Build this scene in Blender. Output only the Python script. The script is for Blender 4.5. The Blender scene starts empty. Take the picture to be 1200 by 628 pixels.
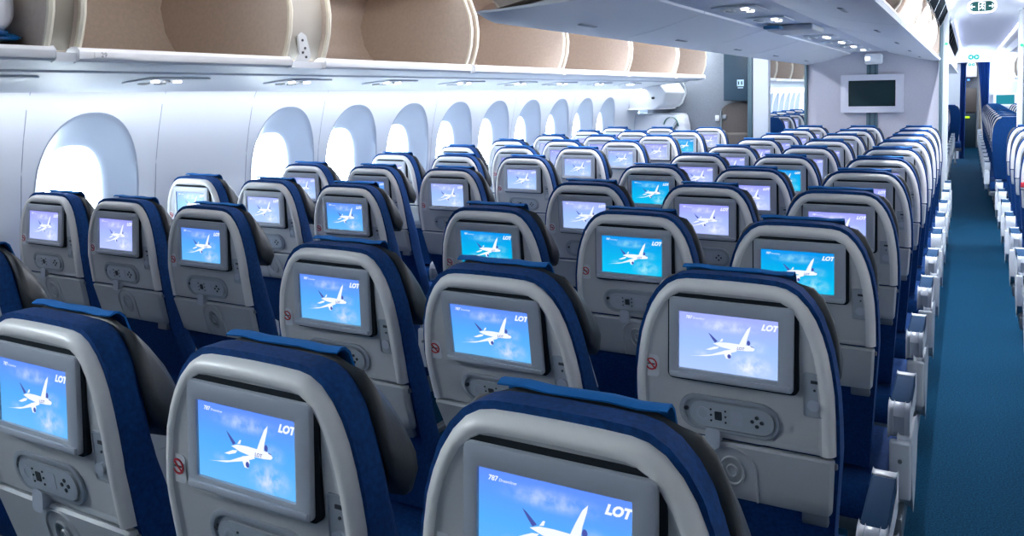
import bpy, bmesh, math, random
from mathutils import Vector, Matrix
PI = math.pi
random.seed(7)
SC = bpy.context.scene
COL = SC.collection

# ------------------------------------------------------------------ camera
YAW, PITCH, ROLL = 0.5064, 0.0618, -0.0184
cam = bpy.data.objects.new('camera', bpy.data.cameras.new('camera'))
COL.objects.link(cam)
fwd = Vector((-math.sin(YAW) * math.cos(PITCH), math.cos(YAW) * math.cos(PITCH), -math.sin(PITCH)))
rgt = Vector((math.cos(YAW), math.sin(YAW), 0))
upv = rgt.cross(fwd)
r2 = rgt * math.cos(ROLL) + upv * math.sin(ROLL)
u2 = -rgt * math.sin(ROLL) + upv * math.cos(ROLL)
M = Matrix((r2, u2, -fwd)).transposed().to_4x4()
M.translation = Vector((0.8995, -0.789, 1.60))
cam.matrix_world = M
cam.data.sensor_width = 36.0
cam.data.sensor_fit = 'HORIZONTAL'
cam.data.lens = 964.55 / 1200 * 36.0
cam.data.shift_y = -142.9 / 1200
cam.data.clip_start = 0.02
SC.camera = cam

# ------------------------------------------------------------------ world, exposure
W = bpy.data.worlds.new('daylight'); SC.world = W; W.use_nodes = True
bg = W.node_tree.nodes['Background']
bg.inputs[0].default_value = (0.84, 0.94, 1.0, 1); bg.inputs[1].default_value = 10.0
SC.view_settings.view_transform = 'Standard'; SC.view_settings.look = 'None'
SC.view_settings.exposure = 1.15; SC.view_settings.gamma = 1.0
SC.view_settings.use_curve_mapping = False
SC.cycles.use_denoising = True
SC.cycles.max_bounces = 8; SC.cycles.diffuse_bounces = 5; SC.cycles.glossy_bounces = 3
SC.cycles.transparent_max_bounces = 8; SC.cycles.sample_clamp_indirect = 6.0
SC.cycles.caustics_reflective = False; SC.cycles.caustics_refractive = False

def area(name, loc, rot, sx, sy, power, colr):
    l = bpy.data.lights.new(name, 'AREA'); l.shape = 'RECTANGLE'; l.size = sx; l.size_y = sy
    l.energy = power; l.color = colr
    o = bpy.data.objects.new(name, l); COL.objects.link(o); o.location = loc; o.rotation_euler = rot
    return o
COOL = (0.86, 0.91, 1.0); VIO = (0.50, 0.56, 1.0); WARM = (1.0, 0.93, 0.88)
# sidewall wash strips under the bins, ceiling wash over both aisles (the cabin's own LED lines)
for s in (-1, 1):
    area('sidewall_wash_light', (s * 2.44, 4.4, 1.635), (0, s * -0.35, 0), 0.08, 8.2, 9, COOL)
    area('sidewall_wash_light', (s * 2.44, 15.0, 1.635), (0, s * -0.35, 0), 0.08, 9.5, 24, COOL)
    area('bin_cove_light', (s * 1.22, 4.6, 2.33), (0, s * -1.25, 0), 0.05, 7.6, 11 if s < 0 else 4, WARM)
    for x, sg in ((0.745, -1), (1.392, 1)):        # LED lines hidden in the two edges of each aisle vault
        pw = {(-1, -1): 24, (-1, 1): 125, (1, -1): 66, (1, 1): 5}[(s, sg)]
        area('aisle_led_light', (s * x, 5.7, 2.345), (0, s * sg * 0.45, 0), 0.035, 4.6, pw, COOL)
        area('aisle_led_light', (s * x, 15.0, 2.345), (0, s * sg * 0.45, 0), 0.035, 9.4, 8, COOL)
        area('ceiling_cove_light', (s * x, 5.9, 2.35), (0, s * sg * 1.75, 0), 0.02, 5.0, 2.4, VIO)
        area('ceiling_cove_light', (s * x, 15.0, 2.35), (0, s * sg * 1.75, 0), 0.02, 9.8, 3.5, VIO)

# ------------------------------------------------------------------ materials
def mat(name, colr, rough=0.5, metal=0.0, bump=0.0, bscale=200, var=0.0, vscale=8, emit=None, estr=0, spec=0.5, coat=0.0):
    m = bpy.data.materials.new(name); m.use_nodes = True
    nt = m.node_tree; p = nt.nodes['Principled BSDF']
    p.inputs['Base Color'].default_value = (*colr, 1); p.inputs['Roughness'].default_value = rough
    p.inputs['Metallic'].default_value = metal; p.inputs['Specular IOR Level'].default_value = spec
    p.inputs['Coat Weight'].default_value = coat
    if emit: p.inputs['Emission Color'].default_value = (*emit, 1); p.inputs['Emission Strength'].default_value = estr
    tc = nt.nodes.new('ShaderNodeTexCoord')
    if var > 0:
        n = nt.nodes.new('ShaderNodeTexNoise'); n.inputs['Scale'].default_value = vscale; n.inputs['Detail'].default_value = 4
        nt.links.new(tc.outputs['Object'], n.inputs['Vector'])
        r = nt.nodes.new('ShaderNodeMapRange')
        r.inputs[1].default_value = 0.3; r.inputs[2].default_value = 0.7
        r.inputs[3].default_value = 1 - var; r.inputs[4].default_value = 1 + var
        nt.links.new(n.outputs[0], r.inputs[0])
        mx = nt.nodes.new('ShaderNodeVectorMath'); mx.operation = 'SCALE'; mx.inputs[0].default_value = colr
        nt.links.new(r.outputs[0], mx.inputs['Scale']); nt.links.new(mx.outputs[0], p.inputs['Base Color'])
    if bump > 0:
        n2 = nt.nodes.new('ShaderNodeTexNoise'); n2.inputs['Scale'].default_value = bscale; n2.inputs['Detail'].default_value = 3
        nt.links.new(tc.outputs['Object'], n2.inputs['Vector'])
        b = nt.nodes.new('ShaderNodeBump'); b.inputs['Strength'].default_value = bump; b.inputs['Distance'].default_value = 0.002
        nt.links.new(n2.outputs[0], b.inputs['Height']); nt.links.new(b.outputs[0], p.inputs['Normal'])
    return m

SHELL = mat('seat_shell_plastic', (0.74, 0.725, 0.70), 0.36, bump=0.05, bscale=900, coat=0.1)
FACE_SHADE = mat('seat_shell_face_shade', (0.49, 0.50, 0.505), 0.5, bump=0.25, bscale=1500)  # same shell, darker: shade on the face below the lit rim, painted in
TRAYM = mat('tray_plastic', (0.47, 0.49, 0.50), 0.46, bump=0.05, bscale=900)
BEZEL = mat('bezel_plastic', (0.36, 0.39, 0.44), 0.36)
GAP_SHADE = mat('dark_gap_shade', (0.015, 0.02, 0.025), 0.9, spec=0.1)  # black slab colour standing in for shade in the gap round the display
MATT = mat('matt_black', (0.006, 0.008, 0.01), 1.0, spec=0.0)
BLUE = mat('navy_seat_fabric', (0.004, 0.044, 0.17), 0.85, bump=0.5, bscale=700, var=0.25, vscale=120, spec=0.2)
CLOTH = mat('bright_blue_cloth', (0.012, 0.14, 0.42), 0.8, bump=0.4, bscale=400, spec=0.2)
LEATH = mat('headrest_leather', (0.028, 0.033, 0.037), 0.40, bump=0.15, bscale=250)
ARMW = mat('armrest_plastic', (0.62, 0.66, 0.70), 0.4)
ARMB = mat('armrest_pad', (0.008, 0.045, 0.11), 0.85, spec=0.15)
STEEL = mat('grey_metal', (0.25, 0.28, 0.31), 0.35, 0.7)
PANELW = mat('cabin_lining', (0.74, 0.77, 0.82), 0.55, bump=0.03, bscale=300)
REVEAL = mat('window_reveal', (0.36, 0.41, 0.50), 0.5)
LIPW = mat('bin_lip_plastic', (0.90, 0.91, 0.93), 0.35)
BINI = mat('bin_liner', (0.54, 0.455, 0.385), 0.6, bump=0.3, bscale=400, var=0.06, vscale=60)
CREAM = mat('bin_edge_trim', (0.74, 0.69, 0.57), 0.45)
GREYG = mat('bin_gap_panel', (0.34, 0.31, 0.26), 0.7)
CEILM = mat('ceiling_lining', (0.78, 0.80, 0.86), 0.55)
BULK = mat('bulkhead_laminate', (0.50, 0.50, 0.57), 0.6, var=0.04, vscale=60)
DKPOST = mat('dark_post', (0.05, 0.10, 0.13), 0.45)
SILVER = mat('monitor_frame', (0.66, 0.67, 0.76), 0.35, 0.0)
DARKG = mat('galley_grey', (0.16, 0.18, 0.22), 0.65, var=0.1, vscale=80)
TEAL = mat('dark_teal_cabinet', (0.015, 0.045, 0.075), 0.5)
BROWN = mat('crew_seat_cover', (0.085, 0.075, 0.07), 0.8, var=0.1, vscale=60)
BLACKS = mat('black_screen_glass', (0.006, 0.025, 0.03), 0.25)
WHITE = mat('white_print', (0.85, 0.88, 0.9), 0.5)
PLAC = mat('placard_plastic', (0.60, 0.62, 0.64), 0.4)
RED = mat('red_print', (0.5, 0.02, 0.03), 0.5)
DARKP = mat('dark_print', (0.03, 0.035, 0.04), 0.5)
GREEN = mat('green_sign', (0.0, 0.035, 0.03), 0.6, spec=0.2)
GREENL = mat('green_symbol', (0.0, 0.3, 0.25), 0.4, emit=(0.0, 0.7, 0.5), estr=0.12)
EXITW = mat('exit_symbol', (0.8, 0.95, 0.95), 0.5, emit=(0.7, 0.95, 1.0), estr=0.35)
LAMP = mat('reading_lamp_glass', (0.9, 0.9, 0.9), 0.3, emit=(1, 0.98, 0.95), estr=4)
LED = mat('led_strip', (0.9, 0.9, 1), 0.3, emit=(0.88, 0.92, 1.0), estr=3.0)
LEDG = mat('green_led', (0.0, 0.4, 0.1), 0.3, emit=(0.0, 1.0, 0.2), estr=0.6)
CURT = mat('curtain_fabric', (0.01, 0.10, 0.42), 0.85)
PLASTIC_BAG = mat('clear_wrap', (0.75, 0.78, 0.85), 0.18, bump=0.8, bscale=30)
BAGBLUE = mat('bag_blue', (0.0, 0.08, 0.25), 0.25, bump=0.8, bscale=60)
DGREEN = mat('green_handle', (0.0, 0.16, 0.11), 0.4)
KNOB = mat('knob_plastic', (0.42, 0.46, 0.52), 0.3)
HSET = mat('handset_plastic', (0.40, 0.44, 0.48), 0.32)
CRAD = mat('recess_plastic', (0.33, 0.36, 0.40), 0.45)

def carpet():
    m = mat('aisle_carpet', (0.03, 0.1, 0.17), 0.95, bump=1.0, bscale=350, spec=0.1)
    nt = m.node_tree; p = nt.nodes['Principled BSDF']
    tc = nt.nodes.new('ShaderNodeTexCoord')
    n = nt.nodes.new('ShaderNodeTexNoise'); n.inputs['Scale'].default_value = 140; n.inputs['Detail'].default_value = 5
    nt.links.new(tc.outputs['Object'], n.inputs['Vector'])
    cr = nt.nodes.new('ShaderNodeValToRGB')
    cr.color_ramp.elements[0].position = 0.35; cr.color_ramp.elements[0].color = (0.001, 0.022, 0.056, 1)
    cr.color_ramp.elements[1].position = 0.68; cr.color_ramp.elements[1].color = (0.003, 0.066, 0.135, 1)
    nt.links.new(n.outputs[0], cr.inputs[0]); nt.links.new(cr.outputs[0], p.inputs['Base Color'])
    return m
CARPET = carpet()

def glass():
    m = bpy.data.materials.new('window_glass'); m.use_nodes = True; nt = m.node_tree
    for n in list(nt.nodes): nt.nodes.remove(n)
    o = nt.nodes.new('ShaderNodeOutputMaterial'); mx = nt.nodes.new('ShaderNodeMixShader')
    t = nt.nodes.new('ShaderNodeBsdfTransparent'); g = nt.nodes.new('ShaderNodeBsdfGlossy')
    t.inputs[0].default_value = (0.97, 0.99, 1, 1); g.inputs['Roughness'].default_value = 0.05
    mx.inputs[0].default_value = 0.06
    nt.links.new(t.outputs[0], mx.inputs[1]); nt.links.new(g.outputs[0], mx.inputs[2]); nt.links.new(mx.outputs[0], o.inputs[0])
    return m
GLASS = glass()

def screen_mat(name, top, mid, low, cloud, strength):
    """sky with cloud banks shown on the seat-back display (object coordinates, metres)"""
    m = bpy.data.materials.new(name); m.use_nodes = True; nt = m.node_tree; L = nt.links
    p = nt.nodes['Principled BSDF']; p.inputs['Base Color'].default_value = (0.01, 0.01, 0.015, 1); p.inputs['Roughness'].default_value = 0.35
    tc = nt.nodes.new('ShaderNodeTexCoord'); sep = nt.nodes.new('ShaderNodeSeparateXYZ'); L.new(tc.outputs['Object'], sep.inputs[0])
    mr = nt.nodes.new('ShaderNodeMapRange'); mr.inputs[1].default_value = -0.057; mr.inputs[2].default_value = 0.057
    L.new(sep.outputs['Z'], mr.inputs[0])
    cr = nt.nodes.new('ShaderNodeValToRGB'); e = cr.color_ramp.elements
    e[0].position = 0; e[0].color = (*low, 1); e[1].position = 1; e[1].color = (*top, 1)
    x = e.new(0.5); x.color = (*mid, 1)
    L.new(mr.outputs[0], cr.inputs[0])
    def blob(cx, cz, rx, rz, gain):
        v = nt.nodes.new('ShaderNodeVectorMath'); v.operation = 'SUBTRACT'; v.inputs[1].default_value = (cx, 0, cz); L.new(tc.outputs['Object'], v.inputs[0])
        w = nt.nodes.new('ShaderNodeVectorMath'); w.operation = 'MULTIPLY'; w.inputs[1].default_value = (1 / rx, 0, 1 / rz); L.new(v.outputs[0], w.inputs[0])
        l = nt.nodes.new('ShaderNodeVectorMath'); l.operation = 'LENGTH'; L.new(w.outputs[0], l.inputs[0])
        q = nt.nodes.new('ShaderNodeMapRange'); q.inputs[1].default_value = 1; q.inputs[2].default_value = 0; q.inputs[3].default_value = 0; q.inputs[4].default_value = gain
        q.interpolation_type = 'SMOOTHSTEP'
        L.new(l.outputs['Value'], q.inputs[0]); return q.outputs[0]
    bl = [blob(0.045, -0.036, 0.05, 0.03, 1.4), blob(0.0, 0.036, 0.085, 0.017, 0.9), blob(-0.05, -0.022, 0.02, 0.01, 0.6), blob(0.055, 0.0, 0.03, 0.02, 0.6)]
    s = bl[0]
    for b in bl[1:]:
        a = nt.nodes.new('ShaderNodeMath'); a.operation = 'ADD'; L.new(s, a.inputs[0]); L.new(b, a.inputs[1]); s = a.outputs[0]
    n = nt.nodes.new('ShaderNodeTexNoise'); n.inputs['Scale'].default_value = 42; n.inputs['Detail'].default_value = 6; n.inputs['Roughness'].default_value = 0.6
    L.new(tc.outputs['Object'], n.inputs['Vector'])
    nm = nt.nodes.new('ShaderNodeMapRange'); nm.inputs[1].default_value = 0.36; nm.inputs[2].default_value = 0.66; L.new(n.outputs[0], nm.inputs[0])
    f = nt.nodes.new('ShaderNodeMath'); f.operation = 'MULTIPLY'; f.use_clamp = True; L.new(s, f.inputs[0]); L.new(nm.outputs[0], f.inputs[1])
    mx = nt.nodes.new('ShaderNodeMix'); mx.data_type = 'RGBA'
    L.new(f.outputs[0], mx.inputs[0]); L.new(cr.outputs[0], mx.inputs[6]); mx.inputs[7].default_value = (*cloud, 1)
    L.new(mx.outputs[2], p.inputs['Emission Color']); p.inputs['Emission Strength'].default_value = strength * 0.47
    return m
SCR = {
    'blue': screen_mat('screen_sky_blue', (0.12, 0.28, 0.98), (0.09, 0.42, 0.98), (0.14, 0.50, 1.0), (0.62, 0.74, 1.0), 1.0),
    'cyan': screen_mat('screen_sky_cyan', (0.0, 0.30, 0.85), (0.0, 0.45, 0.85), (0.0, 0.55, 0.90), (0.35, 0.80, 0.95), 1.0),
    'pale': screen_mat('screen_sky_pale', (0.36, 0.42, 0.98), (0.33, 0.52, 0.98), (0.42, 0.58, 1.0), (0.80, 0.86, 1.0), 1.05),
    'lilac': screen_mat('screen_sky_lilac', (0.32, 0.33, 0.98), (0.36, 0.46, 1.0), (0.44, 0.52, 1.0), (0.80, 0.84, 1.0), 1.1),
}
PICW = mat('screen_aircraft_white', (0.1, 0.1, 0.1), 0.4, emit=(0.86, 0.90, 1.0), estr=0.48)
PICD = mat('screen_aircraft_navy', (0.01, 0.01, 0.05), 0.4, emit=(0.05, 0.07, 0.3), estr=0.6)

# ------------------------------------------------------------------ mesh helpers
def new(): return bmesh.new()
def obj(name, bm, material, parent=None, smooth=True, angle=35, loc=None):
    me = bpy.data.meshes.new(name)
    bmesh.ops.recalc_face_normals(bm, faces=bm.faces)
    bm.to_mesh(me); bm.free()
    for m in (material if isinstance(material, (list, tuple)) else [material]): me.materials.append(m)
    if smooth:
        for p in me.polygons: p.use_smooth = True
        me.set_sharp_from_angle(angle=math.radians(angle))
    o = bpy.data.objects.new(name, me); COL.objects.link(o)
    if parent: o.parent = parent
    if loc: o.location = loc
    return o
def box(bm, c, s, bev=0.0, seg=2, rot=None, mi=0):
    g = bmesh.ops.create_cube(bm, size=1.0); vs = g['verts']
    for v in vs: v.co = Vector((v.co.x * s[0], v.co.y * s[1], v.co.z * s[2]))
    if bev > 0:
        es = list({e for v in vs for e in v.link_edges})
        r = bmesh.ops.bevel(bm, geom=es, offset=min(bev, min(s) * 0.49), segments=seg, profile=0.5, affect='EDGES', clamp_overlap=True)
        vs = list({v for f in r['faces'] for v in f.verts} | {v for v in vs if v.is_valid})
    fs = {f for v in vs for f in v.link_faces}
    for f in fs: f.material_index = mi
    for v in vs:
        co = v.co
        if rot is not None: co = rot @ co
        v.co = Vector(c) + co
    return vs
def prism(bm, pts, lo, hi, axis='x', mi=0):
    """closed 2-D polygon extruded along an axis; pts are the other two coordinates in x,y,z order"""
    def P(a, t):
        if axis == 'x': return (t, a[0], a[1])
        if axis == 'y': return (a[0], t, a[1])
        return (a[0], a[1], t)
    A = [bm.verts.new(P(p, lo)) for p in pts]; B = [bm.verts.new(P(p, hi)) for p in pts]
    n = len(pts); fs = [bm.faces.new(A), bm.faces.new(B[::-1])]
    for i in range(n): fs.append(bm.faces.new((A[i], A[(i + 1) % n], B[(i + 1) % n], B[i])))
    for f in fs: f.material_index = mi
    return fs
def bevel_all(bm, off, seg=2, ang=30):
    bm.normal_update()
    es = [e for e in bm.edges if len(e.link_faces) == 2 and e.calc_face_angle(0) > math.radians(ang)]
    bmesh.ops.bevel(bm, geom=es, offset=off, segments=seg, profile=0.5, affect='EDGES', clamp_overlap=True)
def loft(bm, rings, closed=True, caps=True, mi=0):
    R = [[bm.verts.new(p) for p in r] for r in rings]; n = len(rings[0])
    for a, b in zip(R[:-1], R[1:]):
        for i in range(n if closed else n - 1):
            f = bm.faces.new((a[i], a[(i + 1) % n], b[(i + 1) % n], b[i])); f.material_index = mi
    if caps and closed:
        bm.faces.new(R[0]).material_index = mi; bm.faces.new(R[-1][::-1]).material_index = mi
def sheet(bm, path, lo, hi, axis='y', t=0.0, steps=1, mi=0):
    """open 2-D path swept along an axis"""
    rows = []
    for k in range(steps + 1):
        y = lo + (hi - lo) * k / steps
        rows.append([bm.verts.new((p[0], y, p[1]) if axis == 'y' else (y, p[0], p[1])) for p in path])
    for a, b in zip(rows[:-1], rows[1:]):
        for i in range(len(path) - 1): bm.faces.new((a[i], a[i + 1], b[i + 1], b[i])).material_index = mi
def rrect(cx, cz, w, h, r, n=5):
    pts = []
    for sx, sz, a0 in ((1, 1, 0), (-1, 1, 90), (-1, -1, 180), (1, -1, 270)):
        for k in range(n + 1):
            a = math.radians(a0 + 90 * k / n)
            pts.append((cx + sx * (w / 2 - r) + r * math.cos(a), cz + sz * (h / 2 - r) + r * math.sin(a)))
    return pts
def circ(cx, cz, r, n=20, rz=None):
    rz = rz or r
    return [(cx + r * math.cos(2 * PI * k / n), cz + rz * math.sin(2 * PI * k / n)) for k in range(n)]
def ring(bm, outer, inner, lo, hi, axis='y', mi=0):
    def P(a, t): return (t, a[0], a[1]) if axis == 'x' else ((a[0], t, a[1]) if axis == 'y' else (a[0], a[1], t))
    n = len(outer)
    V = [[bm.verts.new(P(p, t)) for p in pts] for pts, t in ((outer, lo), (inner, lo), (inner, hi), (outer, hi))]
    for q in range(4):
        a, b = V[q], V[(q + 1) % 4]
        for i in range(n): bm.faces.new((a[i], a[(i + 1) % n], b[(i + 1) % n], b[i])).material_index = mi
def thing(name, label, cat, loc=(0, 0, 0), group=None):
    o = bpy.data.objects.new(name, None); COL.objects.link(o); o.location = loc; o.empty_display_size = 0.05
    o['label'] = label; o['category'] = cat
    if group: o['group'] = group
    return o
def tag(o, label, cat, group=None):
    o['label'] = label; o['category'] = cat
    if group: o['group'] = group
    return o
def struct(name, bm, m, parent=None, **k):
    o = obj(name, bm, m, parent, **k)
    if not parent: o['kind'] = 'structure'
    return o
_tx = {}
def text_polys(bm, s, size, cx, cz, y, mi=0, shear=0.0, bold=0.0, ax='x', axis='y'):
    """flat lettering written into a mesh on the plane y (facing -y)"""
    key = (s, shear, bold)
    if key not in _tx:
        c = bpy.data.curves.new('t', 'FONT'); c.body = s; c.size = 1; c.shear = shear; c.offset = bold; c.align_x = 'CENTER'; c.align_y = 'CENTER'; c.resolution_u = 3
        o = bpy.data.objects.new('t', c); COL.objects.link(o); bpy.context.view_layer.update()
        me = o.to_mesh(); _tx[key] = ([tuple(v.co) for v in me.vertices], [tuple(p.vertices) for p in me.polygons])
        o.to_mesh_clear(); bpy.data.objects.remove(o); bpy.data.curves.remove(c)
    vs, ps = _tx[key]
    V = [bm.verts.new((cx + v[0] * size, y, cz + v[1] * size) if axis == 'y' else (y, cx + v[0] * size, cz + v[1] * size)) for v in vs]
    for p in ps:
        try: bm.faces.new([V[i] for i in p]).material_index = mi
        except ValueError: pass
def flat(bm, pts, y, mi=0):
    bm.faces.new([bm.verts.new((p[0], y, p[1])) for p in pts]).material_index = mi

# ================================================================== THE CABIN SHELL
Y0, Y1, YE = -2.2, 8.6, 20.0
WPROF = [(-2.545, 1.66), (-2.58, 1.60), (-2.62, 1.45), (-2.65, 1.30), (-2.67, 1.10), (-2.70, 0.80), (-2.70, 0.50), (-2.62, 0.0)]
def wx(z):
    for (x0, z0), (x1, z1) in zip(WPROF[:-1], WPROF[1:]):
        if z0 >= z >= z1: return x0 + (x1 - x0) * (z0 - z) / (z0 - z1)
    return WPROF[-1][0]
WY0, WP = 1.564, 0.6205
def wcy(k): return WY0 + WP * k
def se(a, hw, hh, e=2.6):
    c, s = math.cos(a), math.sin(a)
    return hw * math.copysign(abs(c) ** (2 / e), c), hh * math.copysign(abs(s) ** (2 / e), s)
def wall_cells(sgn, wins, y_lo, y_hi, name):
    """side lining with oval openings; one cell per frame bay"""
    bm = new(); N = 48
    k = math.floor((y_lo - WY0) / WP) - 1
    while True:
        k += 1; yc = wcy(k); a0, a1 = max(y_lo, yc - WP / 2), min(y_hi, yc + WP / 2)
        if a0 >= y_hi: break
        if a1 <= a0: continue
        zs = [0.725 + (1.66 - 0.725) * q / 12 for q in range(13)]
        if k in wins and a1 - a0 > 0.6:
            ys = [yc - WP / 2 + WP * q / 12 for q in range(13)]
            out = [(yc + WP / 2, z) for z in zs[:-1]] + [(y, 1.66) for y in ys[:0:-1]] + [(yc - WP / 2, z) for z in zs[:0:-1]] + [(y, 0.725) for y in ys[:-1]]
            zc, hh, hw = 1.165, 0.385, 0.255; inn = []
            for p in out:
                a = math.atan2((p[1] - zc) / 0.4675, (p[0] - yc) / (WP / 2)); dy, dz = se(a, hw, hh, 2.3); inn.append((yc + 0.015 + dy, zc + dz))
            rows = []
            for f in (0, 0.25, 0.5, 0.75, 1):
                rows.append([bm.verts.new((sgn * -wx(p[1] * (1 - f) + q[1] * f), p[0] * (1 - f) + q[0] * f, p[1] * (1 - f) + q[1] * f)) for p, q in zip(out, inn)])
            for A, B in zip(rows[:-1], rows[1:]):
                for i in range(48): bm.faces.new((A[i], A[(i + 1) % 48], B[(i + 1) % 48], B[i]))
            zl = [0.0, 0.25, 0.5, 0.725]
        else: zl = [0.0, 0.25, 0.5] + zs
        for z0, z1 in zip(zl[:-1], zl[1:]):
            bm.faces.new([bm.verts.new((sgn * -wx(z), y, z)) for y, z in ((a0, z0), (a1, z0), (a1, z1), (a0, z1))])
    bmesh.ops.remove_doubles(bm, verts=bm.verts, dist=0.001)
    return struct(name, bm, PANELW, angle=25)
WIN_MAIN_L = {0} | set(range(2, 11)); WIN_REAR_L = set(range(15, 30))
WIN_R = set(range(5, 11)) | set(range(15, 30))  # unseen near bays left blank on both sides to darken the nearest seats
wall_cells(-1, WIN_MAIN_L | WIN_REAR_L | {12}, Y0, YE, 'wall_left')
wall_cells(1, WIN_R, Y0, YE, 'wall_right')
_n = [0]
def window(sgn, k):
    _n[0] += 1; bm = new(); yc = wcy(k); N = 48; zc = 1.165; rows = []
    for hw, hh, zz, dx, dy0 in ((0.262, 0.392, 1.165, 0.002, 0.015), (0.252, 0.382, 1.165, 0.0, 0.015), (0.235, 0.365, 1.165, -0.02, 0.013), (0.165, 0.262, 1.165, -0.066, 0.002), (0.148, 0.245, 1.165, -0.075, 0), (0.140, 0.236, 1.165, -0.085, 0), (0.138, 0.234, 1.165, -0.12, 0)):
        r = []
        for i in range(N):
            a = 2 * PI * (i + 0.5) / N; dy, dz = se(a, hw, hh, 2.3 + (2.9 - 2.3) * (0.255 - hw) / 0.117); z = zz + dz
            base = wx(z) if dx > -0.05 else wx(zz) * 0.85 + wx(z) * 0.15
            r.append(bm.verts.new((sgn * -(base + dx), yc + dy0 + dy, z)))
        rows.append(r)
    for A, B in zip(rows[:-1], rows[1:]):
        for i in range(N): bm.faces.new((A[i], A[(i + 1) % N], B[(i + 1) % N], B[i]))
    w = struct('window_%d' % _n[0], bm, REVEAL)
    g = new(); x = sgn * (2.672 + 0.115)
    prism(g, [(yc + se(2 * PI * i / N, 0.14, 0.236, 2.9)[0], zc + se(2 * PI * i / N, 0.14, 0.236, 2.9)[1]) for i in range(N)], x, x + sgn * 0.003, 'x')
    obj('pane', g, GLASS, w, smooth=False)
for k in sorted(WIN_MAIN_L | WIN_REAR_L | {12}): window(-1, k)
for k in sorted(WIN_R): window(1, k)
# thin vertical joints between lining panels
for i, k in enumerate((-1.5, -0.48, 0.6, 1.55, 2.5, 4.5, 6.5, 8.5)):
    bm = new(); y = wcy(k)
    loft(bm, [[(wx(z) + 0.001, y - 0.002, z), (wx(z) + 0.002, y, z), (wx(z) + 0.001, y + 0.002, z)] for z in (1.655, 1.6, 1.45, 1.3, 1.1, 0.8, 0.5, 0.1)], closed=False)
    struct('trim_%d' % (i + 20), bm, mat('panel_joint_%d' % i, (0.35, 0.38, 0.46), 0.7))

# floor
bm = new(); box(bm, (0, 11, -0.03), (5.5, 27.4, 0.06)); struct('floor', bm, CARPET)
# unseen dark wall added behind the camera to keep light off the near seats
bm = new(); box(bm, (0, Y0 - 0.05, 1.3), (5.4, 0.1, 2.8)); struct('wall_light_block', bm, DARKG)
# vaulted ceilings over the two aisles (one continuous lining across the centre)
bm = new()
for s in (-1, 1):
    path = [(0.0, 2.36), (0.66, 2.36), (0.74, 2.36), (0.80, 2.40), (0.95, 2.425), (1.18, 2.42), (1.34, 2.385), (1.40, 2.335)]
    sheet(bm, [(s * p[0], p[1]) for p in path], Y0, YE, 'y')
    sheet(bm, [(s * p[0], p[1]) for p in ((1.46, 2.36), (1.56, 2.36), (1.62, 2.28), (1.79, 2.26))], Y0, YE, 'y')
    sheet(bm, [(s * p[0], p[1]) for p in ((1.40, 2.335), (1.41, 2.42), (1.55, 2.44), (1.56, 2.36))], Y0, YE, 'y')
bmesh.ops.remove_doubles(bm, verts=bm.verts, dist=0.0005)
struct('ceiling', bm, CEILM, angle=40)
for i, s in enumerate((-1, 1)):
    for j, (a, b) in enumerate(((0.5, 8.5), (9.8, 19.8))):
        bm = new(); box(bm, (s * 1.415, (a + b) / 2, 2.336), (0.03, b - a, 0.012)); struct('trim_%d' % (40 + 2 * i + j), bm, LED)

# ------------------------------------------------------------------ open overhead bins along the sides
BPROF = [(-1.86, 1.778), (-2.30, 1.782), (-2.44, 1.825), (-2.515, 1.93), (-2.545, 2.05), (-2.49, 2.21), (-2.34, 2.30), (-2.0, 2.33), (-1.80, 2.25)]
ARC = [(-1.80, 2.25), (-1.755, 2.17), (-1.722, 2.08), (-1.71, 1.99), (-1.718, 1.90), (-1.738, 1.83), (-1.76, 1.778)]
def side_bin(sgn, a, b, label, group, num=None, closed=False):
    t = thing('overhead_bin', label, 'overhead bin', (sgn * 1.75, a, 1.75), group)
    o = Vector((sgn * 1.75, a, 1.75))
    S = lambda x: -sgn * x
    def sub(bm):
        for v in bm.verts: v.co -= o
        return bm
    bm = new(); P = [(S(x), z) for x, z in [(-1.76, 1.778)] + BPROF]
    sheet(bm, P, a + 0.02, b - 0.02, 'y')
    out = [(S(x), z) for x, z in [(-1.76, 1.766), (-2.32, 1.77), (-2.46, 1.815), (-2.535, 1.925), (-2.565, 2.05), (-2.50, 2.225), (-2.35, 2.318), (-2.0, 2.345), (-1.80, 2.262)]]
    sheet(bm, out, a + 0.0, b - 0.0, 'y')
    poly = [(S(x), z) for x, z in BPROF + ARC[1:]]
    for y0, y1 in ((a, a + 0.02), (b - 0.02, b)): prism(bm, poly, y0, y1, 'y')
    obj('bucket', sub(bm), BINI, t, angle=40)
    bm = new()
    lip = [(S(x), z) for x, z in ((-1.725, 1.748), (-1.722, 1.775), (-1.735, 1.788), (-1.765, 1.788), (-1.79, 1.779), (-1.79, 1.745), (-1.75, 1.738))]
    prism(bm, lip, a - 0.005, b + 0.005, 'y'); bevel_all(bm, 0.003, 2, 20)
    obj('lip', sub(bm), LIPW, t)
    for y in (a + 0.01, b - 0.01):
        bm = new()
        loft(bm, [[(S(x - 0.004), y - 0.011, z), (S(x + 0.008), y - 0.011, z), (S(x + 0.012), y, z), (S(x + 0.008), y + 0.011, z), (S(x - 0.004), y + 0.011, z)] for x, z in ARC])
        obj('edge_trim', sub(bm), CREAM, t)
    if num:
        bm = new(); box(bm, (S(-1.7215), a + 0.13, 1.7635), (0.002, 0.16, 0.019), 0.0008)
        pl = obj('number_plate', sub(bm), LIPW, t)
        bm = new(); text_polys(bm, num, 0.024, a + 0.085, 1.7635, S(-1.7195), axis='x')
        obj('number', sub(bm), STEEL, pl, smooth=False)
    return t
lb = [(-0.40, 0.86), (0.95, 1.94), (2.17, 3.45), (3.50, 4.74), (4.79, 6.08), (6.13, 7.42), (7.47, 8.50)]
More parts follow.
